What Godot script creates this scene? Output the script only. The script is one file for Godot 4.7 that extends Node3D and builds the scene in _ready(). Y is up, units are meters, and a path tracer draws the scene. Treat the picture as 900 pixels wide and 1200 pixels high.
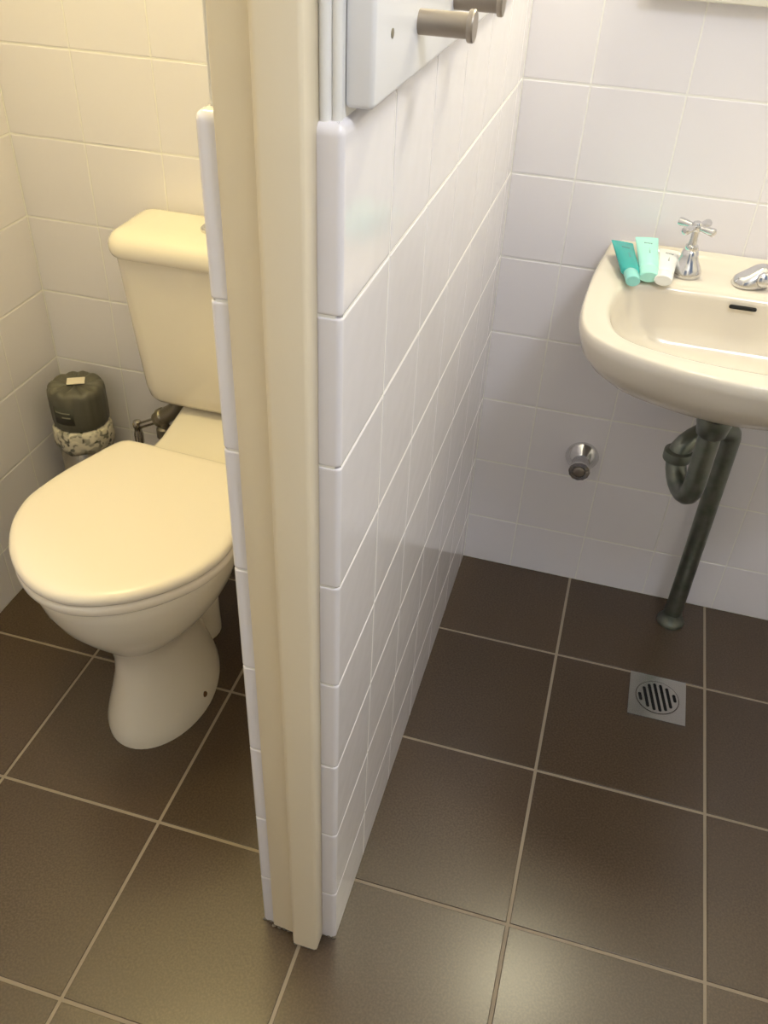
extends Node3D
# Bathroom split by a tiled partition: toilet stall on the left, basin corner on the right.

const XR := 0.0495      # right tiled face of the partition
const XL := -0.0667     # left tiled face of the partition
const ZB := -0.847      # tiled face of the wall behind the basin
const ZS := -0.7055     # tiled face of the wall behind the toilet
const XS := -0.848      # tiled face of the stall's outer wall
const H0 := 0.1253      # first horizontal tile joint
const HP := 0.151       # tile pitch
const TOP := 1.182      # top of the tiling
const CEIL := 2.4
const X1 := 1.02        # tiled face of the far right wall
const Z1 := 1.55        # inside face of the wall with the doorway

var M := {}
var names := {}
var tile_cache := {}

# ---------------------------------------------------------------- mesh builder
class MB:
	var tris := PackedVector3Array()
	var groups := PackedInt32Array()
	var next := 0
	func _push(list: PackedVector3Array, g: PackedInt32Array, orient := true) -> void:
		var vol := 0.0
		var c := Vector3.ZERO
		for v in list: c += v
		c /= maxf(1.0, list.size())
		for i in range(0, list.size(), 3):
			vol += (list[i] - c).dot((list[i + 1] - c).cross(list[i + 2] - c))
		var flip := orient and vol > 0.0
		for i in range(0, list.size(), 3):
			var a := list[i]
			var b := list[i + 1]
			var d := list[i + 2]
			if (b - a).cross(d - a).length_squared() < 1e-18: continue
			tris.append(a)
			tris.append(d if flip else b)
			tris.append(b if flip else d)
			groups.append(g[i / 3])
	# rings: Array of PackedVector3Array of equal size. hard: bands that start a new smoothing group
	func skin(rings: Array, cap0 := true, cap1 := true, hard := [], closed := true) -> void:
		var l := PackedVector3Array()
		var g := PackedInt32Array()
		next += 1
		var n: int = rings[0].size()
		for k in rings.size() - 1:
			if hard.has(k): next += 1
			var a: PackedVector3Array = rings[k]
			var b: PackedVector3Array = rings[k + 1]
			for i in (n if closed else n - 1):
				var j := (i + 1) % n
				l.append_array(PackedVector3Array([a[i], b[i], b[j], a[i], b[j], a[j]]))
				g.append(next); g.append(next)
		for e in 2:
			if (e == 0 and not cap0) or (e == 1 and not cap1): continue
			next += 1
			var r: PackedVector3Array = rings[0] if e == 0 else rings[rings.size() - 1]
			var c := Vector3.ZERO
			for v in r: c += v
			c /= n
			for i in n:
				var j := (i + 1) % n
				l.append_array(PackedVector3Array([c, r[i], r[j]]) if e == 0 else PackedVector3Array([c, r[j], r[i]]))
				g.append(next)
		_push(l, g)
	func lathe(profile: Array, xf := Transform3D(), segs := 24, limit := 38.0, cap0 := true, cap1 := true) -> void:
		var rings := []
		var hard := []
		for k in profile.size():
			var p: Vector2 = profile[k]
			var r := PackedVector3Array()
			for i in segs:
				var a := TAU * i / segs
				r.append(xf * Vector3(p.x * cos(a), p.y, p.x * sin(a)))
			rings.append(r)
			if k > 0 and k < profile.size() - 1:
				var d0: Vector2 = p - profile[k - 1]
				var d1: Vector2 = profile[k + 1] - p
				if absf(rad_to_deg(d0.angle_to(d1))) > limit: hard.append(k)
		skin(rings, cap0, cap1, hard)
	func tube(path: PackedVector3Array, radius, segs := 16, caps := true) -> void:
		var rings := []
		var up := Vector3.ZERO
		for k in path.size():
			var t: Vector3 = (path[mini(k + 1, path.size() - 1)] - path[maxi(k - 1, 0)]).normalized()
			if up == Vector3.ZERO:
				up = t.cross(Vector3.RIGHT if absf(t.x) < 0.8 else Vector3.UP).normalized()
			up = (up - t * up.dot(t)).normalized()
			var s := t.cross(up)
			var rr: float = radius[k] if radius is Array else radius
			var r := PackedVector3Array()
			for i in segs:
				var a := TAU * i / segs
				r.append(path[k] + (up * cos(a) + s * sin(a)) * rr)
			rings.append(r)
		skin(rings, caps, caps)
	func rbox(size: Vector3, r: float, n := 2, xf := Transform3D()) -> void:
		r = minf(r, minf(size.x, minf(size.y, size.z)) * 0.499)
		var rings := []
		for half in 2:
			for k in n + 1:
				var a := PI / 2 * k / n
				if half == 1: a = PI / 2 - a
				var y: float = -size.y / 2 + r * (1.0 - cos(PI / 2 - a)) if false else 0.0
				y = size.y / 2 - r + r * cos(a)
				y = -y if half == 0 else y
				var rr := maxf(r * sin(a), r * 0.03)
				var ring := PackedVector3Array()
				for q in 4:
					var sx := 1.0 if q == 0 or q == 3 else -1.0
					var sz := 1.0 if q < 2 else -1.0
					for m in n + 1:
						var b := PI / 2 * q + PI / 2 * m / n
						ring.append(xf * Vector3(sx * (size.x / 2 - r) + rr * cos(b), y, sz * (size.z / 2 - r) + rr * sin(b)))
				rings.append(ring)
		skin(rings)
	func box(size: Vector3, xf := Transform3D()) -> void:
		var h := size / 2
		var rings := []
		for y in [-h.y, h.y]:
			rings.append(PackedVector3Array([xf * Vector3(-h.x, y, -h.z), xf * Vector3(h.x, y, -h.z), xf * Vector3(h.x, y, h.z), xf * Vector3(-h.x, y, h.z)]))
		var at := groups.size()
		skin(rings)
		for i in range(at, groups.size()): groups[i] = -1
	func mesh() -> ArrayMesh:
		var st := SurfaceTool.new()
		st.begin(Mesh.PRIMITIVE_TRIANGLES)
		for i in tris.size():
			st.set_smooth_group(groups[i / 3])
			st.add_vertex(tris[i])
		st.generate_normals()
		st.index()
		return st.commit()

func numbered(n: String) -> String:
	if not names.has(n):
		names[n] = 0
		return n
	names[n] += 1
	return "%s_%03d" % [n, names[n]]

func obj(called: String, m, mat: Material, parent: Node = self) -> MeshInstance3D:
	var o := MeshInstance3D.new()
	o.mesh = m.mesh() if m is MB else m
	o.material_override = mat
	o.name = numbered(called) if parent == self else called
	parent.add_child(o, true)
	return o

func tag(o: Node, label: String, category := "", group := "") -> void:
	o.set_meta("label", label)
	if category: o.set_meta("category", category)
	if group: o.set_meta("group", group)

func thing(called: String, at: Vector3, label: String, category: String, group := "") -> Node3D:
	var o := Node3D.new()
	o.name = numbered(called)
	o.position = at
	add_child(o, true)
	tag(o, label, category, group)
	return o

func struct(called: String, label: String, category: String) -> Node3D:
	var o := Node3D.new()
	o.name = numbered(called)
	add_child(o, true)
	tag(o, label, category)
	o.set_meta("kind", "structure")
	return o

func slab(a: Vector3, b: Vector3) -> MB:
	var m := MB.new()
	m.box((b - a).abs(), Transform3D(Basis(), (a + b) / 2))
	return m

func smooth_path(pts: PackedVector3Array, per := 8) -> PackedVector3Array:
	var out := PackedVector3Array()
	for i in pts.size() - 1:
		var p0 := pts[maxi(i - 1, 0)]
		var p3 := pts[mini(i + 2, pts.size() - 1)]
		for k in per:
			out.append(pts[i].cubic_interpolate(pts[i + 1], p0, p3, float(k) / per))
	out.append(pts[pts.size() - 1])
	return out

# closed outline through points (x, z)
func outline(pts: Array, per := 5) -> PackedVector2Array:
	var out := PackedVector2Array()
	var n := pts.size()
	for i in n:
		for k in per:
			out.append(pts[i].cubic_interpolate(pts[(i + 1) % n], pts[(i + n - 1) % n], pts[(i + 2) % n], float(k) / per))
	return out

func ring_at(o: PackedVector2Array, y: float, c := Vector2.ZERO, s := 1.0, inset := 0.0) -> PackedVector3Array:
	var r := PackedVector3Array()
	for p in o:
		var d := p - c
		var l := d.length()
		d *= s * maxf(0.0, l - inset) / maxf(l, 1e-6)
		r.append(Vector3(c.x + d.x, y, c.y + d.y))
	return r

func align_y(dir: Vector3, at: Vector3) -> Transform3D:
	var y := dir.normalized()
	var x := y.cross(Vector3.RIGHT if absf(y.x) < 0.9 else Vector3.UP).normalized()
	return Transform3D(Basis(x, y, x.cross(y)), at)

# ---------------------------------------------------------------- materials
func mat(c: Color, rough: float, metal := 0.0, spec := 0.5) -> StandardMaterial3D:
	var m := StandardMaterial3D.new()
	m.albedo_color = c
	m.roughness = rough
	m.metallic = metal
	m.metallic_specular = spec
	return m

func noise_tex(freq: float, oct: int, ramp: Array, sz := 512, normal := false, bump := 1.0, sd := 1) -> NoiseTexture2D:
	var n := FastNoiseLite.new()
	n.noise_type = FastNoiseLite.TYPE_SIMPLEX_SMOOTH
	n.frequency = freq
	n.fractal_octaves = oct
	n.seed = sd
	var t := NoiseTexture2D.new()
	t.width = sz
	t.height = sz
	t.seamless = true
	t.noise = n
	t.as_normal_map = normal
	t.bump_strength = bump
	if ramp:
		var g := Gradient.new()
		var offs := PackedFloat32Array()
		var cols := PackedColorArray()
		for e in ramp:
			offs.append(e[0]); cols.append(e[1])
		g.offsets = offs
		g.colors = cols
		t.color_ramp = g
	return t

func tri_tex(m: StandardMaterial3D, scale: float, world := true) -> void:
	m.uv1_triplanar = true
	m.uv1_world_triplanar = world
	m.uv1_scale = Vector3.ONE * scale

func make_materials() -> void:
	# glazed wall tile: white with a faint ripple in the glaze
	var t := mat(Color(0.940, 0.923, 0.936), 0.13)
	t.normal_enabled = true
	t.normal_texture = noise_tex(0.012, 2, [], 512, true, 1.2, 3)
	t.normal_scale = 0.3
	tri_tex(t, 3.0)
	M.tile = t
	M.grout = mat(Color(0.96, 0.95, 0.93), 0.7)
	M.smear = mat(Color(0.50, 0.46, 0.41), 0.95)
	var pl := mat(Color(0.94, 0.93, 0.91), 0.55)
	pl.normal_enabled = true
	pl.normal_texture = noise_tex(0.05, 3, [], 512, true, 3.0, 5)
	pl.normal_scale = 0.25
	tri_tex(pl, 6.0)
	M.plaster = pl
	M.cream = mat(Color(0.93, 0.875, 0.765), 0.42)
	var cr: StandardMaterial3D = M.cream
	cr.normal_enabled = true
	cr.normal_texture = noise_tex(0.02, 3, [], 512, true, 2.0, 9)
	cr.normal_scale = 0.1
	tri_tex(cr, 4.0)
	# floor tile: taupe porcelain with fine mottling
	for v in 3:
		var k: float = [1.0, 0.96, 1.04][v]
		var f := mat(Color(k, k, k), 0.265, 0.0, 0.55)
		f.albedo_texture = noise_tex(0.09, 5, [[0.0, Color(0.250, 0.201, 0.153)], [0.5, Color(0.297, 0.239, 0.183)], [1.0, Color(0.349, 0.285, 0.220)]], 1024, false, 1.0, 20 + v)
		tri_tex(f, 2.2)
		M["floor%d" % v] = f
	M.floor_grout = mat(Color(0.585, 0.53, 0.455), 0.9)
	M.china = mat(Color(0.945, 0.912, 0.845), 0.1)
	M.basin = mat(Color(0.860, 0.825, 0.766), 0.1)
	M.seat = mat(Color(0.95, 0.912, 0.85), 0.22)
	M.chrome = mat(Color(0.84, 0.84, 0.85), 0.16, 1.0)
	M.satin = mat(Color(0.66, 0.62, 0.57), 0.36, 1.0)
	var pp := mat(Color(0.53, 0.545, 0.52), 0.33, 0.85)
	pp.albedo_texture = noise_tex(0.02, 4, [[0.0, Color(0.78, 0.83, 0.79)], [0.55, Color(0.95, 0.95, 0.93)], [1.0, Color(1.0, 1.0, 1.0)]], 256, false, 1.0, 12)
	tri_tex(pp, 5.0)
	M.pipe = pp
	M.bronze = mat(Color(0.60, 0.57, 0.50), 0.36, 0.8)
	M.handle = mat(Color(0.72, 0.70, 0.66), 0.2, 1.0)
	M.dark = mat(Color(0.02, 0.02, 0.02), 0.8)
	M.drain = mat(Color(0.78, 0.78, 0.78), 0.22, 1.0)
	M.steel = mat(Color(0.70, 0.68, 0.64), 0.26, 0.9)
	M.board = mat(Color(0.935, 0.93, 0.935), 0.3)
	M.wrap = mat(Color(0.375, 0.365, 0.315), 0.5)
	M.wrap_dark = mat(Color(0.24, 0.24, 0.20), 0.6)
	M.print_pale = mat(Color(0.55, 0.54, 0.46), 0.7)
	M.paper = mat(Color(0.92, 0.88, 0.80), 0.6)
	var cf := mat(Color(1, 1, 1), 0.5)
	cf.albedo_texture = noise_tex(0.025, 2, [[0.0, Color(0.20, 0.20, 0.17)], [0.33, Color(0.36, 0.35, 0.30)], [0.42, Color(0.85, 0.82, 0.74)], [1.0, Color(0.93, 0.90, 0.82)]], 256, false, 1.0, 4)
	tri_tex(cf, 8.0)
	M.cuff = cf
	M.teal = mat(Color(0.16, 0.62, 0.61), 0.25)
	M.teal_clear = mat(Color(0.55, 0.82, 0.80), 0.25)
	M.mint = mat(Color(0.66, 0.90, 0.85), 0.3)
	M.white_tube = mat(Color(0.93, 0.93, 0.91), 0.3)
	M.ink = mat(Color(0.36, 0.42, 0.42), 0.7)
	M.mirror = mat(Color(0.92, 0.93, 0.93), 0.03, 1.0)
	M.unit = mat(Color(0.93, 0.91, 0.85), 0.3)
	M.concrete = mat(Color(0.55, 0.53, 0.50), 0.9)

func lamp_mat(c: Color, e: float) -> StandardMaterial3D:
	var m := mat(Color(0.95, 0.95, 0.92), 0.4)
	m.emission_enabled = true
	m.emission = c
	m.emission_energy_multiplier = e
	return m

# ---------------------------------------------------------------- main
func _ready() -> void:
	set_camera_and_light()
	make_materials()
	build_floor()
	build_walls()
	build_partition()
	build_toilet()
	build_stop_valve()
	build_bin_and_roll()
	build_basin()
	build_taps()
	build_tubes()
	build_trap()
	build_wall_valve()
	build_drain()
	build_hook_rail()
	build_wall_cabinet()
	build_lamps()

func set_camera_and_light() -> void:
	var cam := Camera3D.new()
	cam.name = "camera"
	cam.fov = rad_to_deg(2.0 * atan(600.0 / 1038.69))
	cam.rotation_order = EULER_ORDER_YXZ
	cam.rotation = Vector3(-0.6618, 0.2495, 0.0494)
	cam.position = Vector3(0.2556, 1.3542, 0.7386)
	cam.near = 0.02
	add_child(cam)
	cam.current = true
	var we := WorldEnvironment.new()
	we.name = "world_environment"
	var e := Environment.new()
	e.tonemap_mode = Environment.TONE_MAPPER_LINEAR
	e.tonemap_exposure = 0.40
	e.background_mode = Environment.BG_SKY
	var s := Sky.new()
	var sm := ProceduralSkyMaterial.new()
	sm.sky_top_color = Color(0.62, 0.70, 0.82)
	sm.sky_horizon_color = Color(0.90, 0.90, 0.90)
	sm.ground_bottom_color = Color(0.45, 0.44, 0.42)
	sm.ground_horizon_color = Color(0.70, 0.70, 0.68)
	sm.sky_energy_multiplier = 1.1
	s.sky_material = sm
	e.sky = s
	e.sdfgi_enabled = true
	e.ssao_enabled = true
	e.ssil_enabled = true
	we.environment = e
	add_child(we)

func build_lamps() -> void:
	lamp("ceiling_lamp", Vector3(-0.47, CEIL, -0.15), Color(1.0, 0.925, 0.675), 1.36, 0.11, "round ceiling lamp with warm glow above the toilet stall")
	lamp("ceiling_lamp", Vector3(0.80, CEIL, 0.55), Color(0.91, 0.94, 1.0), 1.55, 0.12, "round ceiling lamp with white glow in the middle of the room")
	wall_lamp(Vector3(0.40, 1.76, ZB - 0.006), Color(1.0, 0.962, 0.82), 1.03)

func wall_lamp(at: Vector3, c: Color, energy: float) -> void:
	var t := thing("wall_lamp", at, "opal globe wall lamp above the mirror over the basin", "lamp")
	var out := Transform3D(Basis(Vector3.RIGHT, PI / 2), Vector3.ZERO)
	var b := MB.new()
	b.lathe([Vector2(0.05, 0.0), Vector2(0.05, 0.012), Vector2(0.045, 0.018), Vector2(0.03, 0.022), Vector2(0.03, 0.056), Vector2(0.028, 0.06)], out, 28)
	obj("bracket", b, M.chrome, t)
	var g := MB.new()
	var pr := []
	for k in 13:
		var a := PI * k / 12
		pr.append(Vector2(maxf(0.062 * sin(a), 0.001), 0.112 - 0.062 * cos(a)))
	g.lathe(pr, out, 28)
	obj("globe", g, lamp_mat(c, 2.0), t)
	var l := OmniLight3D.new()
	l.name = "light"
	l.light_color = c
	l.light_energy = energy
	l.light_size = 0.055
	l.omni_range = 8.0
	l.omni_attenuation = 2.0
	l.shadow_enabled = true
	l.position = Vector3(0, 0, 0.112)
	t.add_child(l)

func lamp(called: String, at: Vector3, c: Color, energy: float, r: float, label: String) -> void:
	var t := thing(called, at, label, "lamp")
	var b := MB.new()
	b.lathe([Vector2(r + 0.015, 0), Vector2(r + 0.015, -0.02), Vector2(r, -0.028)], Transform3D(), 32)
	obj("base", b, M.board, t)
	var g := MB.new()
	var pr := []
	for k in 9:
		var a := PI / 2 * k / 8
		pr.append(Vector2(maxf(r * cos(a), 0.002), -0.028 - 0.06 * sin(a)))
	g.lathe(pr, Transform3D(), 32)
	obj("diffuser", g, lamp_mat(c, 2.5), t)
	var l := OmniLight3D.new()
	l.name = "light"
	l.light_color = c
	l.light_energy = energy
	l.light_size = r
	l.omni_range = 8.0
	l.omni_attenuation = 2.0
	l.shadow_enabled = true
	l.position = Vector3(0, -0.088 - r - 0.01, 0)
	t.add_child(l)

# ---------------------------------------------------------------- setting
# one glazed tile: face in local xy, looking along +z, back at z = 0
func tile_mesh(w: float, h: float, d := 0.008, r := 0.0022) -> ArrayMesh:
	var key := "%.4f %.4f %.4f" % [w, h, d]
	if tile_cache.has(key): return tile_cache[key]
	var st := SurfaceTool.new()
	st.begin(Mesh.PRIMITIVE_TRIANGLES)
	var loops := [[0.0, 0.0, false], [0.0, d - r, false], [r * 0.3, d - r * 0.3, true], [r, d, true]]
	var pos := []
	for l in loops:
		var x: float = w / 2 - l[0]
		var y: float = h / 2 - l[0]
		pos.append([Vector3(-x, -y, l[1]), Vector3(x, -y, l[1]), Vector3(x, y, l[1]), Vector3(-x, y, l[1])])
	var out := [Vector3(0, -1, 0), Vector3(1, 0, 0), Vector3(0, 1, 0), Vector3(-1, 0, 0)]
	for i in 4:
		var j := (i + 1) % 4
		for k in 3:
			var n0: Vector3 = out[i]
			var n1: Vector3 = out[i]
			if k == 1: n1 = (out[i] + Vector3.BACK).normalized()
			if k == 2:
				n0 = (out[i] + Vector3.BACK).normalized()
				n1 = Vector3.BACK
			var q := [[pos[k][i], n0], [pos[k + 1][i], n1], [pos[k + 1][j], n1], [pos[k][i], n0], [pos[k + 1][j], n1], [pos[k][j], n0]]
			for v in q:
				st.set_normal(v[1])
				st.add_vertex(v[0])
	for v in [0, 2, 1, 0, 3, 2]:
		st.set_normal(Vector3.BACK)
		st.add_vertex(pos[3][v])
	st.index()
	tile_cache[key] = st.commit()
	return tile_cache[key]

# joints: joint positions along u from the wall's start; rows the same along y
func tile_wall(parent: Node3D, start: Vector3, u: Vector3, normal: Vector3, joints: Array, rows: Array, m: Material, gap := 0.002, depth := 0.008) -> void:
	var up := normal.cross(u)
	var b := Basis(u, up, normal)
	for r in rows.size() - 1:
		for c in joints.size() - 1:
			var w: float = joints[c + 1] - joints[c] - gap * 0.5
			var h: float = rows[r + 1] - rows[r] - gap
			if w < 0.008 or h < 0.008: continue
			var o := MeshInstance3D.new()
			o.mesh = tile_mesh(w, h, depth)
			o.material_override = m
			o.name = "tile"
			o.transform = Transform3D(b, start + u * (joints[c] + joints[c + 1]) / 2 + up * (rows[r] + rows[r + 1]) / 2 - normal * depth)
			parent.add_child(o, true)

func row_list() -> Array:
	var rows := [0.0]
	for k in 8: rows.append(H0 + HP * k)
	return rows

func build_floor() -> void:
	var f := struct("floor", "taupe square porcelain floor tiles with pale grout joints", "floor")
	obj("grout_bed", slab(Vector3(-1.0, -0.15, -1.0), Vector3(1.4, -0.0016, 1.7)), M.floor_grout, f)
	var rng := RandomNumberGenerator.new()
	rng.seed = 7
	var zs := [-0.86]
	for j in 8: zs.append(-0.6 + 0.3 * j)
	zs[zs.size() - 1] = Z1
	for j in zs.size() - 1:
		for i in range(-3, 4):
			var x0 := maxf(i * 0.3, XS - 0.012)
			var x1 := minf((i + 1) * 0.3, X1 + 0.012)
			var o := MeshInstance3D.new()
			o.mesh = tile_mesh(x1 - x0 - 0.0055, zs[j + 1] - zs[j] - 0.0055, 0.008, 0.0012)
			o.material_override = M["floor%d" % rng.randi_range(0, 2)]
			o.name = "tile"
			o.transform = Transform3D(Basis(Vector3.RIGHT, Vector3.FORWARD, Vector3.UP), Vector3((x0 + x1) / 2, -0.008, (zs[j] + zs[j + 1]) / 2))
			f.add_child(o, true)
	var outside := struct("ground", "grey concrete ground outside the doorway", "ground")
	obj("paving", slab(Vector3(-4, -0.2, Z1 + 0.13), Vector3(4, -0.02, 7)), M.concrete, outside)

func build_walls() -> void:
	var rows := row_list()
	# wall behind the basin
	var w := struct("wall_back", "white glazed tile wall behind the basin", "wall")
	obj("plaster", slab(Vector3(XR - 0.01, 0, ZB - 0.11), Vector3(X1 + 0.1, CEIL, ZB - 0.006)), M.plaster, w)
	obj("grout", slab(Vector3(XR - 0.005, 0, ZB - 0.02), Vector3(X1 + 0.01, TOP - 0.002, ZB - 0.0007)), M.grout, w)
	var jb := [0.0]
	for k in 6: jb.append(0.160 - XR + HP * k)
	jb.append(X1 - XR)
	tile_wall(w, Vector3(XR, 0, ZB), Vector3.RIGHT, Vector3.BACK, jb, rows, M.tile)
	# wall behind the toilet
	w = struct("wall_stall", "white glazed tile wall behind the toilet cistern", "wall")
	obj("plaster", slab(Vector3(XS - 0.1, 0, ZS - 0.12), Vector3(XL + 0.02, CEIL, ZS - 0.006)), M.plaster, w)
	obj("grout", slab(Vector3(XS - 0.01, 0, ZS - 0.02), Vector3(XL + 0.01, TOP - 0.002, ZS - 0.0007)), M.grout, w)
	var js := []
	for k in 6: js.append(HP * k)
	js.append(XL - XS)
	tile_wall(w, Vector3(XS, 0, ZS), Vector3.RIGHT, Vector3.BACK, js, rows, M.tile)
	# outer wall of the stall
	w = struct("wall_left", "white glazed tile wall beside the toilet", "wall")
	obj("plaster", slab(Vector3(XS - 0.11, 0, ZS - 0.01), Vector3(XS - 0.006, CEIL, Z1 + 0.1)), M.plaster, w)
	obj("grout", slab(Vector3(XS - 0.02, 0, ZS - 0.005), Vector3(XS - 0.0007, TOP - 0.002, Z1)), M.grout, w)
	var jl := []
	for k in 15: jl.append(HP * k)
	tile_wall(w, Vector3(XS, 0, ZS + HP * 14), Vector3.FORWARD, Vector3.RIGHT, jl, rows, M.tile)
	# far right wall, out of the picture
	w = struct("wall_right", "white wall with a small window on the far side of the basin", "wall")
	var mr := MB.new()
	var zw0 := -0.30
	var zw1 := 0.85
	var yw0 := 1.0
	var yw1 := 2.1
	var xc := X1 + 0.05
	mr.box(Vector3(0.1, CEIL, zw0 - ZB + 0.11), Transform3D(Basis(), Vector3(xc, CEIL / 2, (zw0 + ZB - 0.11) / 2)))
	mr.box(Vector3(0.1, CEIL, Z1 + 0.1 - zw1), Transform3D(Basis(), Vector3(xc, CEIL / 2, (Z1 + 0.1 + zw1) / 2)))
	mr.box(Vector3(0.1, yw0, zw1 - zw0), Transform3D(Basis(), Vector3(xc, yw0 / 2, (zw0 + zw1) / 2)))
	mr.box(Vector3(0.1, CEIL - yw1, zw1 - zw0), Transform3D(Basis(), Vector3(xc, (CEIL + yw1) / 2, (zw0 + zw1) / 2)))
	obj("plaster", mr, M.plaster, w)
	w = struct("window_1", "open white window frame in the far right wall", "window")
	var fr := MB.new()
	for q in [[zw0 + 0.015, (yw0 + yw1) / 2, 0.03, yw1 - yw0], [zw1 - 0.015, (yw0 + yw1) / 2, 0.03, yw1 - yw0], [(zw0 + zw1) / 2, yw0 + 0.015, zw1 - zw0, 0.03], [(zw0 + zw1) / 2, yw1 - 0.015, zw1 - zw0, 0.03]]:
		fr.box(Vector3(0.05, q[3], q[2]), Transform3D(Basis(), Vector3(xc, q[1], q[0])))
	obj("frame", fr, M.board, w)
	# wall with the doorway behind the camera
	w = struct("wall_front", "white painted wall with the doorway", "wall")
	var m := MB.new()
	m.box(Vector3(0.65, CEIL, 0.1), Transform3D(Basis(), Vector3(-0.525, CEIL / 2, Z1 + 0.05)))
	m.box(Vector3(X1 + 0.1 - 0.70, CEIL, 0.1), Transform3D(Basis(), Vector3((X1 + 0.1 + 0.70) / 2, CEIL / 2, Z1 + 0.05)))
	m.box(Vector3(0.9, CEIL - 2.05, 0.1), Transform3D(Basis(), Vector3(0.25, (CEIL + 2.05) / 2, Z1 + 0.05)))
	obj("plaster", m, M.plaster, w)
	w = struct("ceiling", "white painted ceiling", "ceiling")
	obj("plaster", slab(Vector3(-1.0, CEIL, -1.0), Vector3(1.4, CEIL + 0.1, 1.7)), M.plaster, w)

func build_partition() -> void:
	var rows := row_list()
	var w := struct("wall_partition", "white tiled dividing wall with rounded tile end", "wall")
	obj("plaster", slab(Vector3(XL + 0.008, 0, ZB - 0.01), Vector3(XR - 0.006, CEIL, 0.091)), M.plaster, w)
	obj("grout", slab(Vector3(XR - 0.01, 0, ZB - 0.005), Vector3(XR - 0.0007, TOP - 0.009, 0.0960)), M.grout, w)
	obj("grout", slab(Vector3(0.027, 0, 0.085), Vector3(XR - 0.0055, TOP - 0.009, 0.1008)), M.grout, w)
	obj("grout", slab(Vector3(XL + 0.0055, 0, 0.085), Vector3(-0.047, TOP - 0.009, 0.1043)), M.grout, w)
	obj("grout", slab(Vector3(XL + 0.0007, 0, ZS - 0.005), Vector3(XL + 0.01, TOP - 0.009, 0.0995)), M.grout, w)
	# right face: full tiles from the first joint back to the corner
	var jr := []
	for k in 6: jr.append(HP * k)
	jr.append(-0.045 - ZB)
	tile_wall(w, Vector3(XR, 0, -0.045), Vector3.FORWARD, Vector3.RIGHT, jr, rows, M.tile)
	var jl := [0.0]
	var z := ZS
	while z < -0.05:
		z += HP
		jl.append(z - ZS)
	jl[jl.size() - 1] = -0.045 - ZS
	tile_wall(w, Vector3(XL, 0, ZS), Vector3.BACK, Vector3.LEFT, jl, rows, M.tile)
	# round-edged end tiles that wrap the end of the partition
	for r in rows.size() - 1:
		var h: float = rows[r + 1] - rows[r] - 0.002
		for s in [1, -1]:
			var o := MeshInstance3D.new()
			o.mesh = bullnose(h, s, r == rows.size() - 2)
			o.material_override = M.tile
			o.name = "tile"
			o.position = Vector3(0, rows[r] + 0.001, 0)
			w.add_child(o, true)
	# plaster bead between jamb and board above the tiling
	var t := struct("trim_1", "white painted bead between door jamb and hook board", "trim")
	var b := MB.new()
	b.tube(PackedVector3Array([Vector3(0.0322, TOP - 0.006, 0.0915), Vector3(0.0322, CEIL, 0.0915)]), 0.0050, 12)
	b.tube(PackedVector3Array([Vector3(0.0405, TOP - 0.006, 0.0890), Vector3(0.0405, CEIL, 0.0890)]), 0.0040, 12)
	obj("bead", b, M.plaster, t)
	# cream timber door jamb with a raised stop
	t = struct("trim_2", "cream painted timber door jamb on the end of the tiled partition", "trim")
	var left := []
	var stop := []
	var prof := [Vector2(-0.0485, 0.088), Vector2(-0.0485, 0.1075), Vector2(-0.0470, 0.1095), Vector2(-0.0130, 0.1125), Vector2(-0.0080, 0.1125), Vector2(-0.0080, 0.088)]
	var prof2 := [Vector2(-0.0105, 0.088), Vector2(-0.0105, 0.1235), Vector2(-0.0085, 0.1270), Vector2(-0.0040, 0.1280), Vector2(0.0250, 0.1280), Vector2(0.0280, 0.1265), Vector2(0.0285, 0.1235), Vector2(0.0285, 0.088)]
	var rng := RandomNumberGenerator.new()
	rng.seed = 11
	for k in 41:
		var y := 0.004 + (CEIL - 0.006) * k / 40.0
		var wob := rng.randf_range(-0.0004, 0.0004)
		var r1 := PackedVector3Array()
		for p in prof: r1.append(Vector3(p.x, y, p.y + (wob if p.y > 0.1 else 0.0)))
		left.append(r1)
		var r2 := PackedVector3Array()
		for p in prof2: r2.append(Vector3(p.x + wob * 0.6, y, p.y + (wob if p.y > 0.1 else 0.0)))
		stop.append(r2)
	var mb := MB.new()
	mb.skin(left)
	obj("jamb_board", mb, M.cream, t)
	mb = MB.new()
	mb.skin(stop)
	obj("door_stop", mb, M.cream, t)
	# rough grout smear at the foot
	var gm := MB.new()
	for k in 14:
		var x := lerpf(-0.064, 0.047, k / 13.0)
		var zf := 0.104
		if x > -0.048 and x < -0.010: zf = 0.1105
		elif x >= -0.010 and x < 0.028: zf = 0.126
		elif x >= 0.028: zf = 0.1005
		gm.rbox(Vector3(rng.randf_range(0.006, 0.010), rng.randf_range(0.003, 0.006), 0.004), 0.0015, 1, Transform3D(Basis(Vector3.UP, rng.randf_range(-0.5, 0.5)), Vector3(x, 0.002, zf)))
	var gs := obj("grout_smear", gm, M.smear, t)
	gs.set_meta("label", "rough grout at the foot of the jamb")

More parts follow.
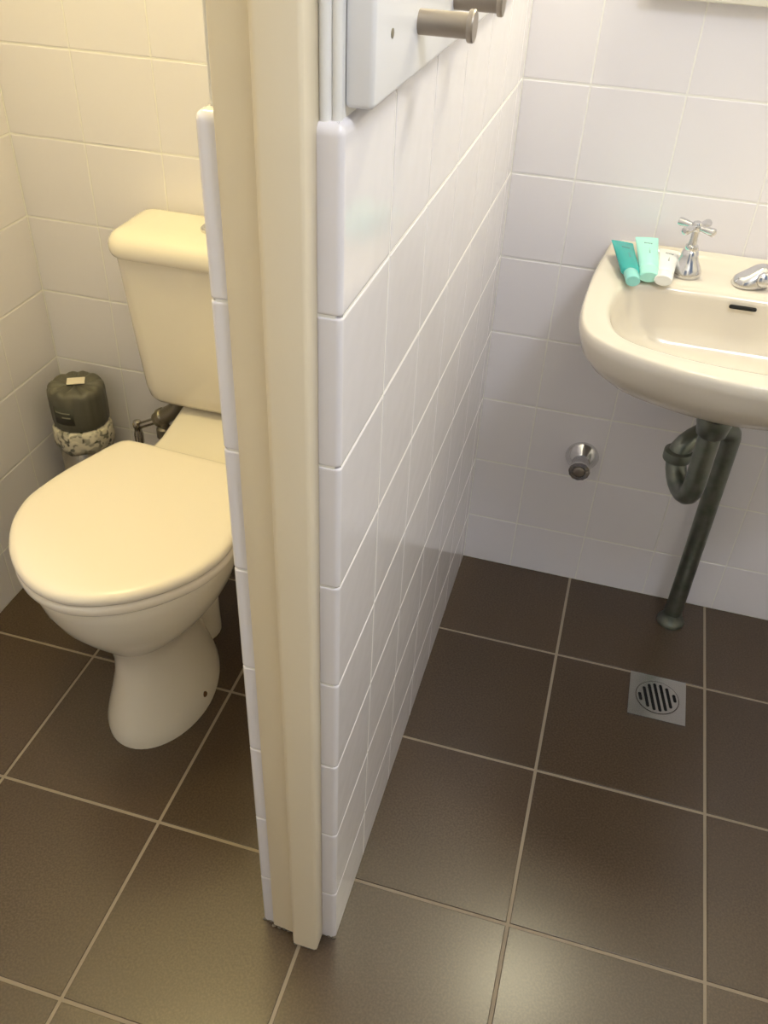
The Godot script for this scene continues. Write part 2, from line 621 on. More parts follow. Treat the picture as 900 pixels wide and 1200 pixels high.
func bullnose(h: float, side: int, top: bool) -> ArrayMesh:
	# plan profile of a round-edged tile, x to the outside of the partition, z to the front
	var f := 0.1015 if side > 0 else 0.105
	var face := XR if side > 0 else -XL
	var inner := 0.0272 if side > 0 else 0.0475
	var back := -0.045 + 0.001
	var rr := 0.0055
	var rings := []
	var levels := [[0.0, 0.0015], [0.0006, 0.0004], [0.002, 0.0], [0.0035, 0.0], [h - 0.0035, 0.0], [h - 0.002, 0.0], [h - 0.0006, 0.0004], [h, 0.0015]]
	if top: levels = [[0.0, 0.0015], [0.0006, 0.0004], [0.002, 0.0], [0.0035, 0.0], [h - 0.009, 0.0], [h - 0.007, 0.0], [h - 0.003, 0.0015], [h - 0.0008, 0.004], [h, 0.007]]
	for l in levels:
		var i: float = l[1]
		var r := PackedVector3Array()
		var p := [Vector2(face - 0.009, back), Vector2(face - 0.0025, back), Vector2(face - 0.0006 - i, back + 0.0006), Vector2(face - i, back + 0.0025), Vector2(face - i, back + 0.004), Vector2(face - i, f - rr - 0.002), Vector2(face - i, f - rr)]
		for k in range(1, 5):
			var a := PI / 2 * k / 5
			p.append(Vector2(face - rr + (rr - i) * cos(a), f - rr + (rr - i) * sin(a)))
		p.append_array([Vector2(face - rr, f - i), Vector2(face - rr - 0.002, f - i), Vector2(inner + 0.0025, f - i), Vector2(inner + 0.0006, f - 0.0006 - i), Vector2(inner, f - 0.0025), Vector2(inner, f - 0.011), Vector2(face - 0.009, f - 0.011)])
		for q in p: r.append(Vector3(q.x * side, l[0], q.y))
		rings.append(r)
	var m := MB.new()
	m.skin(rings)
	return m.mesh()

# ---------------------------------------------------------------- toilet stall
func oval(y: float, zc: float, front: float, back: float, hw: float, n := 56, ef := 1.0, eb := 0.8) -> PackedVector3Array:
	var r := PackedVector3Array()
	for i in n:
		var a := TAU * i / n
		var c := cos(a)
		var s := sin(a)
		var e := ef if s > 0 else eb
		var x := hw * signf(c) * pow(absf(c), e)
		var z := zc + (front - zc if s > 0 else zc - back) * signf(s) * pow(absf(s), e)
		r.append(Vector3(x, y, z))
	return r

func build_toilet() -> void:
	# local origin on the floor at x = -0.42 (centre line), z kept in room measure
	var t := thing("toilet", Vector3(-0.42, 0, 0), "cream toilet with closed lid and china cistern on the stall wall", "toilet")
	var pan := MB.new()
	var rings := [
		oval(0.0, -0.26, -0.121, -0.42, 0.094, 56, 1.0, 1.1), oval(0.012, -0.26, -0.121, -0.42, 0.094, 56, 1.0, 1.1), oval(0.035, -0.26, -0.126, -0.415, 0.088, 56, 1.0, 1.1),
		oval(0.08, -0.26, -0.140, -0.40, 0.075, 56, 1.0, 1.1), oval(0.13, -0.26, -0.153, -0.39, 0.063, 56, 1.0, 1.1), oval(0.170, -0.26, -0.157, -0.39, 0.060, 56, 1.0, 1.1),
		oval(0.208, -0.26, -0.154, -0.40, 0.066), oval(0.220, -0.26, -0.145, -0.41, 0.080), oval(0.239, -0.26, -0.131, -0.42, 0.098), oval(0.268, -0.26, -0.110, -0.435, 0.122),
		oval(0.30, -0.26, -0.090, -0.45, 0.144), oval(0.335, -0.26, -0.076, -0.455, 0.157), oval(0.368, -0.26, -0.068, -0.46, 0.164),
		oval(0.388, -0.26, -0.066, -0.46, 0.166), oval(0.394, -0.26, -0.070, -0.458, 0.162), oval(0.395, -0.26, -0.10, -0.44, 0.13)]
	for k in range(7, rings.size()):
		var rg: PackedVector3Array = rings[k]
		for i in rg.size(): rg[i].x -= 0.008 * clampf((rg[i].y - 0.19) / 0.15, 0.0, 1.0)
		rings[k] = rg
	pan.skin(rings)
	obj("pan", pan, M.china, t)
	var trap := MB.new()
	trap.tube(smooth_path(PackedVector3Array([Vector3(-0.015, 0.0, -0.440), Vector3(-0.015, 0.10, -0.440), Vector3(-0.01, 0.22, -0.45), Vector3(0, 0.36, -0.48)])), 0.048, 24)
	obj("outlet", trap, M.china, t)
	# deck that carries the cistern
	var deck := MB.new()
	var dr := []
	for q in [[-0.43, 0.400, 0.11], [-0.47, 0.402, 0.105], [-0.53, 0.408, 0.098], [-0.59, 0.425, 0.093], [-0.64, 0.436, 0.092], [-0.69, 0.438, 0.092]]:
		var zz: float = q[0]
		var yy: float = q[1]
		var hw: float = q[2]
		var lo := yy - 0.07
		dr.append(PackedVector3Array([Vector3(-hw + 0.02, lo, zz), Vector3(-hw, lo + 0.02, zz), Vector3(-hw, yy - 0.012, zz), Vector3(-hw + 0.004, yy - 0.004, zz), Vector3(-hw + 0.012, yy, zz),
			Vector3(hw - 0.012, yy, zz), Vector3(hw - 0.004, yy - 0.004, zz), Vector3(hw, yy - 0.012, zz), Vector3(hw, lo + 0.02, zz), Vector3(hw - 0.02, lo, zz)]))
	deck.skin(dr)
	obj("cistern_deck", deck, M.china, t)
	# seat and lid
	var half := [Vector2(0.0, -0.455), Vector2(0.105, -0.454), Vector2(0.130, -0.449), Vector2(0.144, -0.430), Vector2(0.160, -0.379), Vector2(0.177, -0.318), Vector2(0.186, -0.250), Vector2(0.180, -0.208), Vector2(0.163, -0.165), Vector2(0.130, -0.119), Vector2(0.095, -0.087), Vector2(0.060, -0.066), Vector2(0.028, -0.055), Vector2(0.0, -0.052)]
	var pts := half.duplicate()
	for k in range(half.size() - 2, 0, -1): pts.append(Vector2(-half[k].x, half[k].y))
	var o := outline(pts, 5)
	for k in o.size(): o[k] = (o[k] - Vector2(0, -0.41)).rotated(0.066) + Vector2(0, -0.41)   # the seat sits a little askew
	var c := Vector2(-0.012, -0.26)
	var seat := MB.new()
	seat.skin([ring_at(o, 0.396, c, 1.0, 0.008), ring_at(o, 0.398, c, 1.0, 0.004), ring_at(o, 0.402, c, 1.0, 0.001), ring_at(o, 0.412, c, 1.0, 0.001), ring_at(o, 0.4165, c, 1.0, 0.004), ring_at(o, 0.418, c, 1.0, 0.010)])
	obj("seat", seat, M.seat, t)
	var lid := MB.new()
	lid.skin([ring_at(o, 0.419, c, 1.0, 0.006), ring_at(o, 0.4205, c, 1.0, 0.002), ring_at(o, 0.4235, c), ring_at(o, 0.4295, c), ring_at(o, 0.4345, c, 1.0, 0.002), ring_at(o, 0.438, c, 1.0, 0.006), ring_at(o, 0.440, c, 1.0, 0.013), ring_at(o, 0.441, c, 1.0, 0.025), ring_at(o, 0.4414, c, 0.6), ring_at(o, 0.4416, c, 0.2)])
	obj("lid", lid, M.seat, t)
	# cistern
	var cist := MB.new()
	var cr := []
	for q in [[0.438, 0.135, -0.600, 0.02], [0.441, 0.147, -0.592, 0.03], [0.452, 0.155, -0.584, 0.035], [0.475, 0.158, -0.579, 0.035], [0.60, 0.164, -0.570, 0.035], [0.746, 0.170, -0.560, 0.035]]:
		cr.append(rrect(q[0], q[1], -0.698, q[2], q[3]))
	cist.skin(cr)
	obj("cistern", cist, M.china, t)
	var cl := MB.new()
	var lr := []
	for q in [[0.742, 0.0], [0.744, -0.004], [0.750, -0.007], [0.760, -0.0075], [0.769, -0.005], [0.777, 0.001], [0.782, 0.009], [0.785, 0.020], [0.7862, 0.034], [0.7865, 0.05]]:
		var i: float = q[1]
		lr.append(rrect(q[0], 0.172 - i, -0.7005 + maxf(i * 0.4, 0.0), -0.555 - i, 0.038 - minf(i, 0.02)))
	cl.skin(lr)
	obj("cistern_lid", cl, M.china, t)
	var bt := MB.new()
	bt.lathe([Vector2(0.023, 0.7855), Vector2(0.023, 0.791), Vector2(0.020, 0.794), Vector2(0.017, 0.7935), Vector2(0.004, 0.792)], Transform3D(Basis(), Vector3(0.0, 0, -0.632)), 24)
	obj("flush_button", bt, M.chrome, t).set_meta("label", "chrome flush button")
	var bolt := MB.new()
	var bx := align_y(Vector3(0.9, 0.35, 0.3), Vector3(0.0875, 0.031, -0.255))
	bolt.lathe([Vector2(0.006, -0.004), Vector2(0.006, 0.002), Vector2(0.003, 0.0035)], bx, 12)
	obj("fixing_bolt", bolt, mat(Color(0.42, 0.30, 0.18), 0.5, 0.6), t).set_meta("label", "brown fixing bolt in the foot")

func rrect(y: float, hx: float, zb: float, zf: float, r: float) -> PackedVector3Array:
	var out := PackedVector3Array()
	for q in 4:
		var sx := 1.0 if q == 0 or q == 3 else -1.0
		var front := q < 2
		var rr := r if front else minf(r, 0.012)
		for m in 7:
			var b := PI / 2 * q + PI / 2 * m / 6
			out.append(Vector3(sx * (hx - rr) + rr * cos(b), y, (zf - rr if front else zb + rr) + rr * sin(b)))
	return out

func build_stop_valve() -> void:
	var t := thing("stop_valve", Vector3(-0.56, 0.35, -0.66), "small tarnished stop valve with T handle below the cistern corner", "valve")
	var b := MB.new()
	b.tube(smooth_path(PackedVector3Array([Vector3(0.018, 0.085, -0.004), Vector3(0.018, 0.060, 0.0), Vector3(0.008, 0.036, 0.0), Vector3(-0.018, 0.014, 0.0), Vector3(-0.034, 0.003, 0.0)]), 6), 0.0165, 18)
	b.lathe([Vector2(0.019, 0), Vector2(0.022, 0.003), Vector2(0.022, 0.015), Vector2(0.019, 0.018)], Transform3D(Basis(), Vector3(0.018, 0.064, -0.002)), 6)
	b.lathe([Vector2(0.017, 0), Vector2(0.0195, 0.003), Vector2(0.0195, 0.012), Vector2(0.016, 0.016)], align_y(Vector3(-0.82, -0.57, 0), Vector3(-0.020, 0.013, 0)), 12)
	b.lathe([Vector2(0.016, 0), Vector2(0.0165, 0.002), Vector2(0.0155, 0.010), Vector2(0.010, 0.014)], align_y(Vector3(-0.82, -0.57, 0), Vector3(-0.032, 0.004, 0)), 14)
	obj("body", b, M.bronze, t)
	var p := MB.new()
	p.tube(PackedVector3Array([Vector3(-0.022, 0.0, 0.006), Vector3(-0.024, -0.04, 0.006), Vector3(-0.024, -0.20, -0.004), Vector3(-0.024, -0.3495, -0.004)]), 0.0085, 14)
	p.lathe([Vector2(0.014, 0), Vector2(0.017, 0.003), Vector2(0.017, 0.024), Vector2(0.013, 0.028)], Transform3D(Basis(), Vector3(-0.022, -0.038, 0.006)), 8)
	obj("supply_pipe", p, M.bronze, t)
	var h := MB.new()
	h.tube(PackedVector3Array([Vector3(-0.036, 0.0, 0), Vector3(-0.080, -0.021, 0.006)]), 0.0075, 12)
	h.lathe([Vector2(0.006, -0.042), Vector2(0.0095, -0.039), Vector2(0.0100, -0.018), Vector2(0.0080, -0.010), Vector2(0.0075, -0.002), Vector2(0.0100, 0.002), Vector2(0.0105, 0.008), Vector2(0.008, 0.014), Vector2(0.003, 0.016)], Transform3D(Basis(), Vector3(-0.084, -0.024, 0.007)), 14)
	obj("handle", h, M.handle, t).set_meta("label", "chrome T handle")

func build_bin_and_roll() -> void:
	var at := Vector3(-0.757, 0, -0.626)
	var t := thing("waste_bin", at, "narrow stainless steel canister with patterned white rim in the stall corner", "bin")
	var b := MB.new()
	b.lathe([Vector2(0.050, 0), Vector2(0.052, 0.004), Vector2(0.053, 0.02), Vector2(0.0555, 0.31), Vector2(0.054, 0.312)], Transform3D(), 40)
	obj("body", b, M.steel, t)
	var c := MB.new()
	var rng := RandomNumberGenerator.new()
	rng.seed = 5
	var ph := rng.randf() * 6
	var rr := []
	for q in [[0.286, 0.0560], [0.284, 0.0585], [0.295, 0.0605], [0.315, 0.0605], [0.330, 0.0595], [0.336, 0.055], [0.336, 0.03]]:
		var r := PackedVector3Array()
		for i in 60:
			var a := TAU * i / 60
			var wv: float = sin(a * 7 + ph) * 0.0012 + sin(a * 13 + ph * 2) * 0.0008
			r.append(Vector3((q[1] + wv) * cos(a), q[0] + sin(a * 5 + ph) * 0.002 * (1.0 if q[0] < 0.29 else 0.2), (q[1] + wv) * sin(a)))
		rr.append(r)
	c.skin(rr)
	obj("liner_cuff", c, M.cuff, t).set_meta("label", "crumpled white cuff with dark pattern")
	# paper-wrapped roll standing on it
	var o := thing("toilet_roll", at + Vector3(0, 0.3365, 0), "spare toilet roll in dark grey paper wrap with white sticker, on the steel canister", "toilet roll")
	var w := MB.new()
	var wr := []
	for q in [[0.0, 0.050, 0.0], [0.002, 0.055, 0.0], [0.010, 0.057, 0.0], [0.04, 0.0575, 0.0], [0.070, 0.0575, 0.0], [0.080, 0.0560, 0.25], [0.086, 0.0520, 0.6], [0.088, 0.045, 1.0], [0.0875, 0.034, 1.0], [0.086, 0.022, 0.9], [0.085, 0.012, 0.6], [0.0845, 0.004, 0.0]]:
		var r := PackedVector3Array()
		for i in 96:
			var a := TAU * i / 96
			var f: float = pow(absf(fposmod(a * 11.0 / TAU + 0.18 * sin(a * 3), 1.0) - 0.5) * 2.0, 0.6)
			var f2 := sin(a * 23.0) * 0.0005
			r.append(Vector3((q[1] + f2) * cos(a), q[0] + (f - 0.7) * 0.0070 * q[2], (q[1] + f2) * sin(a)))
		wr.append(r)
	w.skin(wr)
	obj("paper_wrap", w, M.wrap, o)
	var st := MB.new()
	st.rbox(Vector3(0.036, 0.003, 0.026), 0.0014, 2, Transform3D(Basis(Vector3.UP, 0.5), Vector3(0.0, 0.0900, -0.004)))
	obj("sticker", st, M.paper, o).set_meta("label", "white paper sticker on top")
	# printed panel wrapped on the side that faces the room
	var pn := MB.new()
	pn.skin(curved(0.0583, 0.0565, 0.020, 0.058, 1.20, 1.98), true, true)
	var pan := obj("printed_panel", pn, M.wrap_dark, o)
	for k in 2:
		var ln := MB.new()
		ln.skin(curved(0.0588, 0.0575, 0.046 - 0.010 * k, 0.049 - 0.010 * k, 1.32, 1.88 - 0.25 * k), true, true)
		obj("print_line", ln, M.print_pale, pan)

# a thin patch of a cylinder's side between two heights and two angles
func curved(ro: float, ri: float, y0: float, y1: float, a0: float, a1: float, n := 12) -> Array:
	var rings := []
	for k in n + 1:
		var a := lerpf(a0, a1, float(k) / n)
		var d := Vector3(cos(a), 0, sin(a))
		rings.append(PackedVector3Array([d * ri + Vector3.UP * y0, d * ro + Vector3.UP * y0, d * ro + Vector3.UP * y1, d * ri + Vector3.UP * y1]))
	return rings

# ---------------------------------------------------------------- basin corner
func mirror_outline(half: Array) -> Array:
	var pts := half.duplicate()
	for k in range(half.size() - 2, 0, -1): pts.append(Vector2(-half[k].x, half[k].y))
	return pts

func star(o: PackedVector2Array, c: Vector2, n := 120) -> PackedVector2Array:
	# resample a star-shaped outline at even angles about c
	var out := PackedVector2Array()
	for i in n:
		var d := Vector2.from_angle(TAU * i / n)
		var best := c + d * 0.1
		for k in o.size():
			var hit = Geometry2D.segment_intersects_segment(c, c + d * 2.0, o[k], o[(k + 1) % o.size()])
			if hit != null:
				best = hit
				break
		out.append(best)
	return out

func build_basin() -> void:
	var t := thing("wash_basin", Vector3(0.47, 0, 0), "cream wall-hung china basin with wide rounded rim and overflow slot", "basin")
	var c := Vector2(0, -0.60)
	var outer := star(outline(mirror_outline([Vector2(0, -0.845), Vector2(0.12, -0.845), Vector2(0.20, -0.845), Vector2(0.228, -0.838), Vector2(0.240, -0.800), Vector2(0.247, -0.720), Vector2(0.251, -0.620), Vector2(0.251, -0.550), Vector2(0.241, -0.495), Vector2(0.212, -0.456), Vector2(0.160, -0.427), Vector2(0.085, -0.404), Vector2(0, -0.394)]), 6), c)
	var inner := star(outline(mirror_outline([Vector2(0, -0.705), Vector2(0.10, -0.703), Vector2(0.168, -0.694), Vector2(0.196, -0.662), Vector2(0.207, -0.600), Vector2(0.204, -0.545), Vector2(0.188, -0.500), Vector2(0.155, -0.474), Vector2(0.085, -0.455), Vector2(0, -0.447)]), 6), c)
	var m := MB.new()
	var f2 := Vector2(0, -0.66)
	var rings := [ring_at(outer, 0.618, f2, 0.10), ring_at(outer, 0.628, f2, 0.24), ring_at(outer, 0.643, f2, 0.45), ring_at(outer, 0.664, f2, 0.65), ring_at(outer, 0.688, f2, 0.805), ring_at(outer, 0.712, f2, 0.905),
		ring_at(outer, 0.734, f2, 0.965), ring_at(outer, 0.750, c, 1.0, 0.005), ring_at(outer, 0.760, c, 1.0, 0.001), ring_at(outer, 0.767, c), blend(outer, inner, 0.020, 0.7735), blend(outer, inner, 0.055, 0.7780), blend(outer, inner, 0.100, 0.7800),
		blend(outer, inner, 0.155, 0.7800), blend(outer, inner, 0.23, 0.7800), blend(outer, inner, 0.5, 0.7800), blend(outer, inner, 0.8, 0.7790), blend(outer, inner, 0.93, 0.7770), ring_at(inner, 0.7725, c), ring_at(inner, 0.764, c, 0.985), ring_at(inner, 0.745, c, 0.955), ring_at(inner, 0.715, c, 0.905), ring_at(inner, 0.690, c, 0.81), ring_at(inner, 0.676, c, 0.66), ring_at(inner, 0.668, c, 0.42), ring_at(inner, 0.663, c, 0.12)]
	# raised lip against the wall
	for k in range(10, 15):
		var r: PackedVector3Array = rings[k]
		for i in r.size():
			r[i].y += 0.015 * smoothstep(-0.818, -0.828, r[i].z)
		rings[k] = r
	# no ring may enter the wall
	for k in rings.size():
		var r: PackedVector3Array = rings[k]
		for i in r.size(): r[i].z = maxf(r[i].z, -0.8465)
		rings[k] = r
	m.skin(rings)
	obj("bowl", m, M.basin, t)
	var ov := MB.new()
	ov.rbox(Vector3(0.043, 0.0068, 0.006), 0.0029, 3, Transform3D(Basis(Vector3.RIGHT, 0.2), Vector3(-0.004, 0.7615, -0.6955)))
	obj("overflow_slot", ov, M.dark, t).set_meta("label", "dark overflow slot")
	var wa := MB.new()
	wa.lathe([Vector2(0.026, 0.6625), Vector2(0.026, 0.666), Vector2(0.022, 0.668), Vector2(0.016, 0.665), Vector2(0.004, 0.664)], Transform3D(Basis(), Vector3(0, 0, -0.60)), 24)
	obj("waste_fitting", wa, M.chrome, t)

func blend(a: PackedVector2Array, b: PackedVector2Array, f: float, y: float) -> PackedVector3Array:
	var r := PackedVector3Array()
	for i in a.size():
		var p := a[i].lerp(b[i], f)
		r.append(Vector3(p.x, y, p.y))
	return r

func build_taps() -> void:
	var t := thing("cross_tap", Vector3(0.370, 0.7800, -0.757), "chrome bell-shaped basin tap with four-armed cross handle", "tap")
	var b := MB.new()
	b.lathe([Vector2(0.0245, 0.0), Vector2(0.0255, 0.003), Vector2(0.0250, 0.008), Vector2(0.0215, 0.016), Vector2(0.0165, 0.024), Vector2(0.0140, 0.033), Vector2(0.0130, 0.039), Vector2(0.0105, 0.042), Vector2(0.0110, 0.045), Vector2(0.0100, 0.049), Vector2(0.0070, 0.051), Vector2(0.0060, 0.060), Vector2(0.0060, 0.074)], Transform3D(), 32)
	obj("bell_body", b, M.chrome, t)
	var h := Node3D.new()
	h.name = "handle"
	h.position = Vector3(0, 0.079, 0)
	h.rotation = Vector3.ZERO
	t.add_child(h)
	var hub := MB.new()
	hub.lathe([Vector2(0.0075, -0.006), Vector2(0.009, -0.003), Vector2(0.009, 0.004), Vector2(0.007, 0.008), Vector2(0.002, 0.010)], Transform3D(), 20)
	obj("hub", hub, M.chrome, h)
	for k in 4:
		var a := PI / 2 * k + 0.60
		var d := Vector3(cos(a), 0, sin(a))
		var arm := MB.new()
		arm.lathe([Vector2(0.0045, 0.004), Vector2(0.0048, 0.010), Vector2(0.0058, 0.018), Vector2(0.0068, 0.029), Vector2(0.0064, 0.0325), Vector2(0.0035, 0.0340)], align_y(d, Vector3.ZERO), 16)
		obj("arm", arm, M.chrome, h)
	# spout: a low cast nose
	var s := thing("spout", Vector3(0.474, 0.7800, -0.750), "low chrome cast spout fitting at the middle of the basin ledge", "tap")
	s.rotation.y = 0.32
	# humped casting, low at its outer lobe and tall at the stem
	var m := MB.new()
	var rings := []
	for q in [[-0.0300, 0.004, 0.006], [-0.0285, 0.010, 0.011], [-0.0245, 0.0155, 0.0155], [-0.018, 0.0195, 0.0185], [-0.010, 0.0215, 0.0225], [-0.002, 0.0220, 0.0280], [0.006, 0.0215, 0.0330], [0.013, 0.0200, 0.0350], [0.019, 0.0175, 0.0345], [0.0235, 0.0130, 0.0300], [0.0255, 0.0070, 0.0220]]:
		var r := PackedVector3Array()
		for i in 24:
			var a := PI * i / 23.0
			r.append(Vector3(q[0], q[2] * pow(sin(a), 0.75), q[1] * signf(cos(a)) * pow(absf(cos(a)), 0.85)))
		rings.append(r)
	m.skin(rings)
	obj("body", m, M.chrome, s)
	var fl := MB.new()
	fl.lathe([Vector2(0.0115, 0.0), Vector2(0.0120, 0.010), Vector2(0.0112, 0.0135), Vector2(0.007, 0.016), Vector2(0.002, 0.0165)], align_y(Vector3(-0.1, 0.28, 1.0), Vector3(0.0105, 0.0145, 0.012)), 24)
	obj("nose", fl, M.chrome, s)

func tube_bottle(label: String, cap_at: Vector3, tail_at: Vector3, width: float, mb: Material, mc: Material, roll: float, cap_width := 0.7, depth := 0.020) -> Node3D:
	# a soft cosmetic tube: round at the cap, crimped flat at the tail
	var t := thing("toiletry_tube", cap_at, label, "toiletry tube", "toiletry tubes on the basin ledge")
	var d := tail_at - cap_at
	var len := d.length()
	var y := d / len
	var x := y.cross(Vector3.UP).normalized().rotated(y, roll)
	var z := x.cross(y)
	t.basis = Basis(x, y, z)
	var m := MB.new()
	var rings := []
	var hs := [0.20, 0.21, 0.24, 0.34, 0.50, 0.70, 0.88, 0.94, 0.945, 1.0]
	var wf := [0.60, 0.76, 0.84, 0.86, 0.89, 0.93, 0.98, 1.0, 1.0, 1.0]
	var df := [0.60, 0.80, 0.92, 0.95, 0.86, 0.62, 0.28, 0.12, 0.10, 0.10]
	for k in hs.size():
		var r := PackedVector3Array()
		for i in 28:
			var a := TAU * i / 28
			r.append(Vector3(width / 2 * wf[k] * cos(a), len * hs[k], depth / 2 * df[k] * sin(a)))
		rings.append(r)
	m.skin(rings)
	obj("body", m, mb, t)
	var c := MB.new()
	var rc: float = width / 2 * cap_width
	c.lathe([Vector2(rc * 0.9, 0), Vector2(rc, 0.0012), Vector2(rc * 1.04, len * 0.19), Vector2(rc * 0.96, len * 0.205)], Transform3D(Basis.from_scale(Vector3(1, 1, minf(1.0, 0.0095 / rc))), Vector3.ZERO), 24)
	obj("cap", c, mc, t)
	# faint rows of tiny print, too small to read
	var pz := depth / 2
	var p := MB.new()
	for k in 6:
		p.box(Vector3(0.0026 - 0.0006 * (k % 2), 0.0016, 0.0006), Transform3D(Basis(Vector3.RIGHT, 0.12), Vector3(0.0015, len * (0.50 + 0.032 * k), pz * (0.84 - 0.045 * k))))
	for k in 5:
		p.box(Vector3(0.0016, 0.0020 - 0.0004 * (k % 2), 0.0006), Transform3D(Basis(Vector3.RIGHT, 0.2), Vector3(-0.0045 + 0.0027 * k, len * (0.80 - 0.004 * k), pz * 0.47)))
	obj("print", p, M.ink, t)
	return t

func build_tubes() -> void:
	tube_bottle("teal toiletry tube with pale cap, leftmost on the basin ledge", Vector3(0.2885, 0.7895, -0.669), Vector3(0.2595, 0.805, -0.795), 0.038, M.teal, M.teal_clear, 0.12, 0.62)
	tube_bottle("pale mint toiletry tube between the teal and the white tube", Vector3(0.3125, 0.7905, -0.692), Vector3(0.2985, 0.811, -0.814), 0.038, M.mint, M.mint, -0.05, 0.84)
	tube_bottle("white toiletry tube beside the cross-handled tap", Vector3(0.3345, 0.7900, -0.688), Vector3(0.3395, 0.802, -0.795), 0.034, M.white_tube, M.white_tube, 0.0, 0.84)

func build_trap() -> void:
	var t := thing("waste_pipe", Vector3(0.526, 0, -0.776), "tarnished metal waste pipe with looped trap under the basin", "pipe")
	var o := Vector3(0.526, 0, -0.776)
	var m := MB.new()
	var p1 := Vector3(0.462, 0, -0.600)
	var p2 := Vector3(0.432, 0, -0.690)
	var p3 := o
	var path := PackedVector3Array()
	path.append(p1 + Vector3.UP * 0.612 - o)
	path.append(p1 + Vector3.UP * 0.55 - o)
	path.append(p1 + Vector3.UP * 0.482 - o)
	var rad := p1.distance_to(p2) / 2
	for k in range(1, 10):
		var a := PI * k / 10.0
		path.append(p1.lerp(p2, 0.5 - 0.5 * cos(a)) + Vector3.UP * (0.474 - rad * 0.85 * sin(a)) - o)
	var rad2 := p2.distance_to(p3) / 2
	for k in range(0, 11):
		var a := PI * k / 10.0
		path.append(p2.lerp(p3, 0.5 - 0.5 * cos(a)) + Vector3.UP * (0.476 + rad2 * 0.52 * sin(a)) - o)
	path.append(Vector3.UP * 0.45)
	path.append(Vector3.UP * 0.25)
	path.append(Vector3.UP * 0.012)
	m.tube(path, 0.0185, 24)
	obj("pipe", m, M.pipe, t)
	var n := MB.new()
	n.lathe([Vector2(0.0200, -0.011), Vector2(0.0245, -0.009), Vector2(0.0252, -0.006), Vector2(0.0252, 0.006), Vector2(0.0245, 0.009), Vector2(0.0200, 0.011)], Transform3D(Basis(), p2 - o + Vector3.UP * 0.474), 24)
	obj("trap_nut", n, M.pipe, t)
	n = MB.new()
	n.lathe([Vector2(0.0195, -0.026), Vector2(0.024, -0.022), Vector2(0.027, -0.006), Vector2(0.029, 0.0), Vector2(0.029, 0.012)], Transform3D(Basis(), p1 - o + Vector3.UP * 0.603), 24)
	obj("waste_nut", n, M.pipe, t)
	n = MB.new()
	n.lathe([Vector2(0.029, 0.0005), Vector2(0.029, 0.006), Vector2(0.026, 0.011), Vector2(0.022, 0.017), Vector2(0.0195, 0.028)], Transform3D(), 28)
	obj("floor_flange", n, M.pipe, t)

func build_wall_valve() -> void:
	var t := thing("wall_valve", Vector3(0.269, 0.333, ZB), "small chrome wall valve with conical flange on the tiles under the basin", "valve")
	var out := Transform3D(Basis(Vector3.RIGHT, PI / 2), Vector3.ZERO)   # y -> +z
	var f := MB.new()
	f.lathe([Vector2(0.0335, 0.0), Vector2(0.034, 0.003), Vector2(0.032, 0.008), Vector2(0.023, 0.020), Vector2(0.018, 0.026)], out, 32)
	obj("flange", f, M.chrome, t)
	var b := MB.new()
	b.lathe([Vector2(0.017, 0.022), Vector2(0.0185, 0.035), Vector2(0.0215, 0.052), Vector2(0.0225, 0.056), Vector2(0.0215, 0.060), Vector2(0.0135, 0.061), Vector2(0.0125, 0.057), Vector2(0.003, 0.057)], out, 12, 25.0)
	obj("handle", b, M.chrome, t)
	var c := MB.new()
	c.lathe([Vector2(0.0115, 0.056), Vector2(0.0115, 0.062), Vector2(0.009, 0.0635), Vector2(0.002, 0.0635)], out, 20)
	obj("handle_cap", c, M.satin, t)
	var sp := MB.new()
	sp.tube(PackedVector3Array([Vector3(0.0, -0.012, 0.038), Vector3(0.0, -0.030, 0.040)]), 0.006, 12)
	obj("outlet", sp, M.chrome, t)

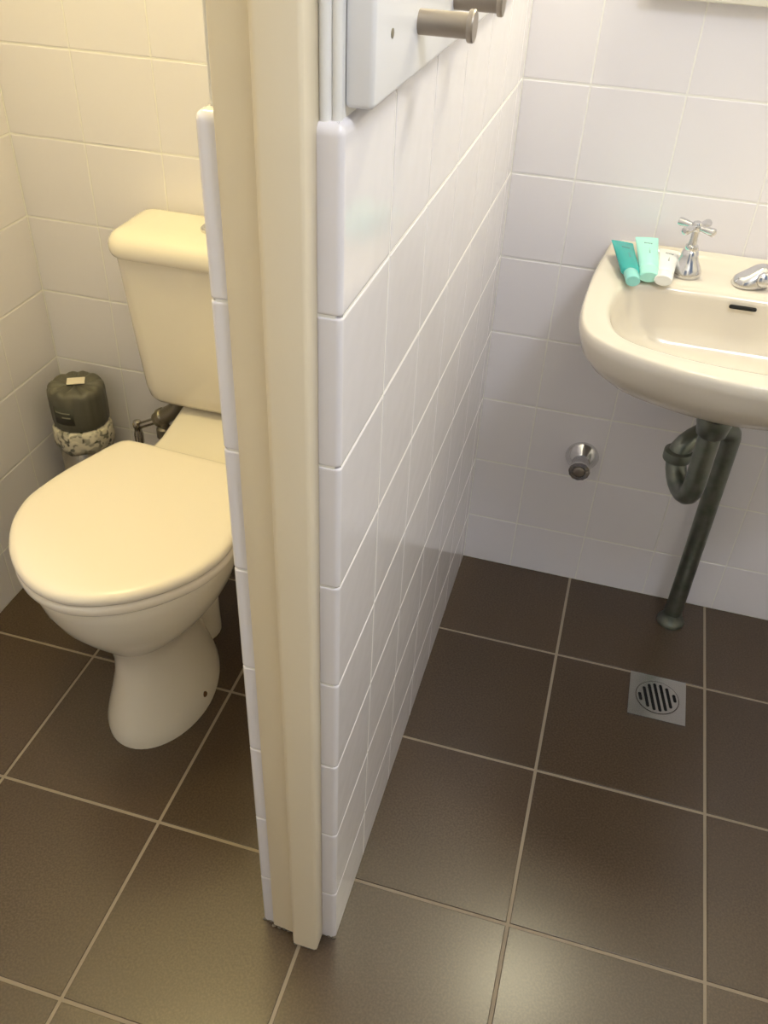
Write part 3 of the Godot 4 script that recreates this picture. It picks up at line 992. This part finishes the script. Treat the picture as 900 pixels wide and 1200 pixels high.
func build_drain() -> void:
	var t := thing("floor_drain", Vector3(0.507, 0.0, -0.541), "square stainless floor drain with round slotted grate", "drain")
	var well := MB.new()
	well.lathe([Vector2(0.040, 0.0006), Vector2(0.040, 0.0012)], Transform3D(), 32)
	obj("well", well, M.dark, t)
	var plate := CSGCombiner3D.new()
	plate.name = "frame"
	t.add_child(plate)
	var b := CSGBox3D.new()
	b.name = "frame_plate"
	b.size = Vector3(0.110, 0.0025, 0.113)
	b.position.y = 0.00325
	b.material = M.drain
	plate.add_child(b)
	var hole := CSGCylinder3D.new()
	hole.name = "frame_hole"
	hole.radius = 0.0425
	hole.height = 0.02
	hole.sides = 48
	hole.operation = CSGShape3D.OPERATION_SUBTRACTION
	hole.material = M.drain
	plate.add_child(hole)
	var grate := CSGCombiner3D.new()
	grate.name = "grate"
	grate.rotation.y = 0.20
	t.add_child(grate)
	var disc := CSGCylinder3D.new()
	disc.name = "grate_disc"
	disc.radius = 0.0412
	disc.height = 0.003
	disc.sides = 48
	disc.position.y = 0.0036
	disc.material = M.drain
	grate.add_child(disc)
	var lens := [0.014, 0.046, 0.061, 0.066, 0.061, 0.046, 0.014]
	for k in 7:
		var x := (k - 3) * 0.0112
		var l: float = lens[k]
		var s := CSGBox3D.new()
		s.name = "slot"
		s.size = Vector3(0.0062, 0.02, l)
		s.position = Vector3(x, 0.003, 0)
		s.operation = CSGShape3D.OPERATION_SUBTRACTION
		s.material = M.drain
		grate.add_child(s, true)
		for e in [-1, 1]:
			var r := CSGCylinder3D.new()
			r.name = "slot_end"
			r.radius = 0.0031
			r.height = 0.02
			r.sides = 12
			r.position = Vector3(x, 0.003, e * l / 2)
			r.operation = CSGShape3D.OPERATION_SUBTRACTION
			r.material = M.drain
			grate.add_child(r, true)

func build_hook_rail() -> void:
	var t := thing("hook_rail", Vector3(0.0545, 1.188, 0.0), "white hook board with satin steel pegs on the partition", "hook rail")
	var b := MB.new()
	b.rbox(Vector3(0.022, 0.130, 0.72), 0.004, 3, Transform3D(Basis(), Vector3(0.0, 0.065, -0.278)))
	obj("board", b, M.board, t)
	for k in 3:
		var z := -0.045 - 0.135 * k
		var h := MB.new()
		h.lathe([Vector2(0.0095, 0.0), Vector2(0.0095, 0.040), Vector2(0.0118, 0.0405), Vector2(0.0122, 0.0415), Vector2(0.0122, 0.0445), Vector2(0.0116, 0.0455)], align_y(Vector3.RIGHT, Vector3(0.011, 0.040, z)), 28, 30.0)
		obj("peg", h, M.satin, t)
	var s := MB.new()
	s.lathe([Vector2(0.0035, -0.001), Vector2(0.0035, 0.0006), Vector2(0.002, 0.0009)], align_y(Vector3.RIGHT, Vector3(0.011, 0.044, 0.038)), 12)
	obj("screw_hole", s, M.bronze, t)

func build_wall_cabinet() -> void:
	var t := thing("wall_mirror", Vector3(0.50, 1.163, ZB), "pale framed mirror on the tiles above the basin, only its lower edge in view", "mirror")
	var b := MB.new()
	b.rbox(Vector3(0.56, 0.46, 0.028), 0.003, 2, Transform3D(Basis(), Vector3(0, 0.23, 0.0145)))
	obj("frame", b, M.unit, t)
	var d := MB.new()
	d.rbox(Vector3(0.52, 0.42, 0.003), 0.0012, 1, Transform3D(Basis(), Vector3(0, 0.232, 0.0285)))
	obj("mirror_glass", d, M.mirror, t)
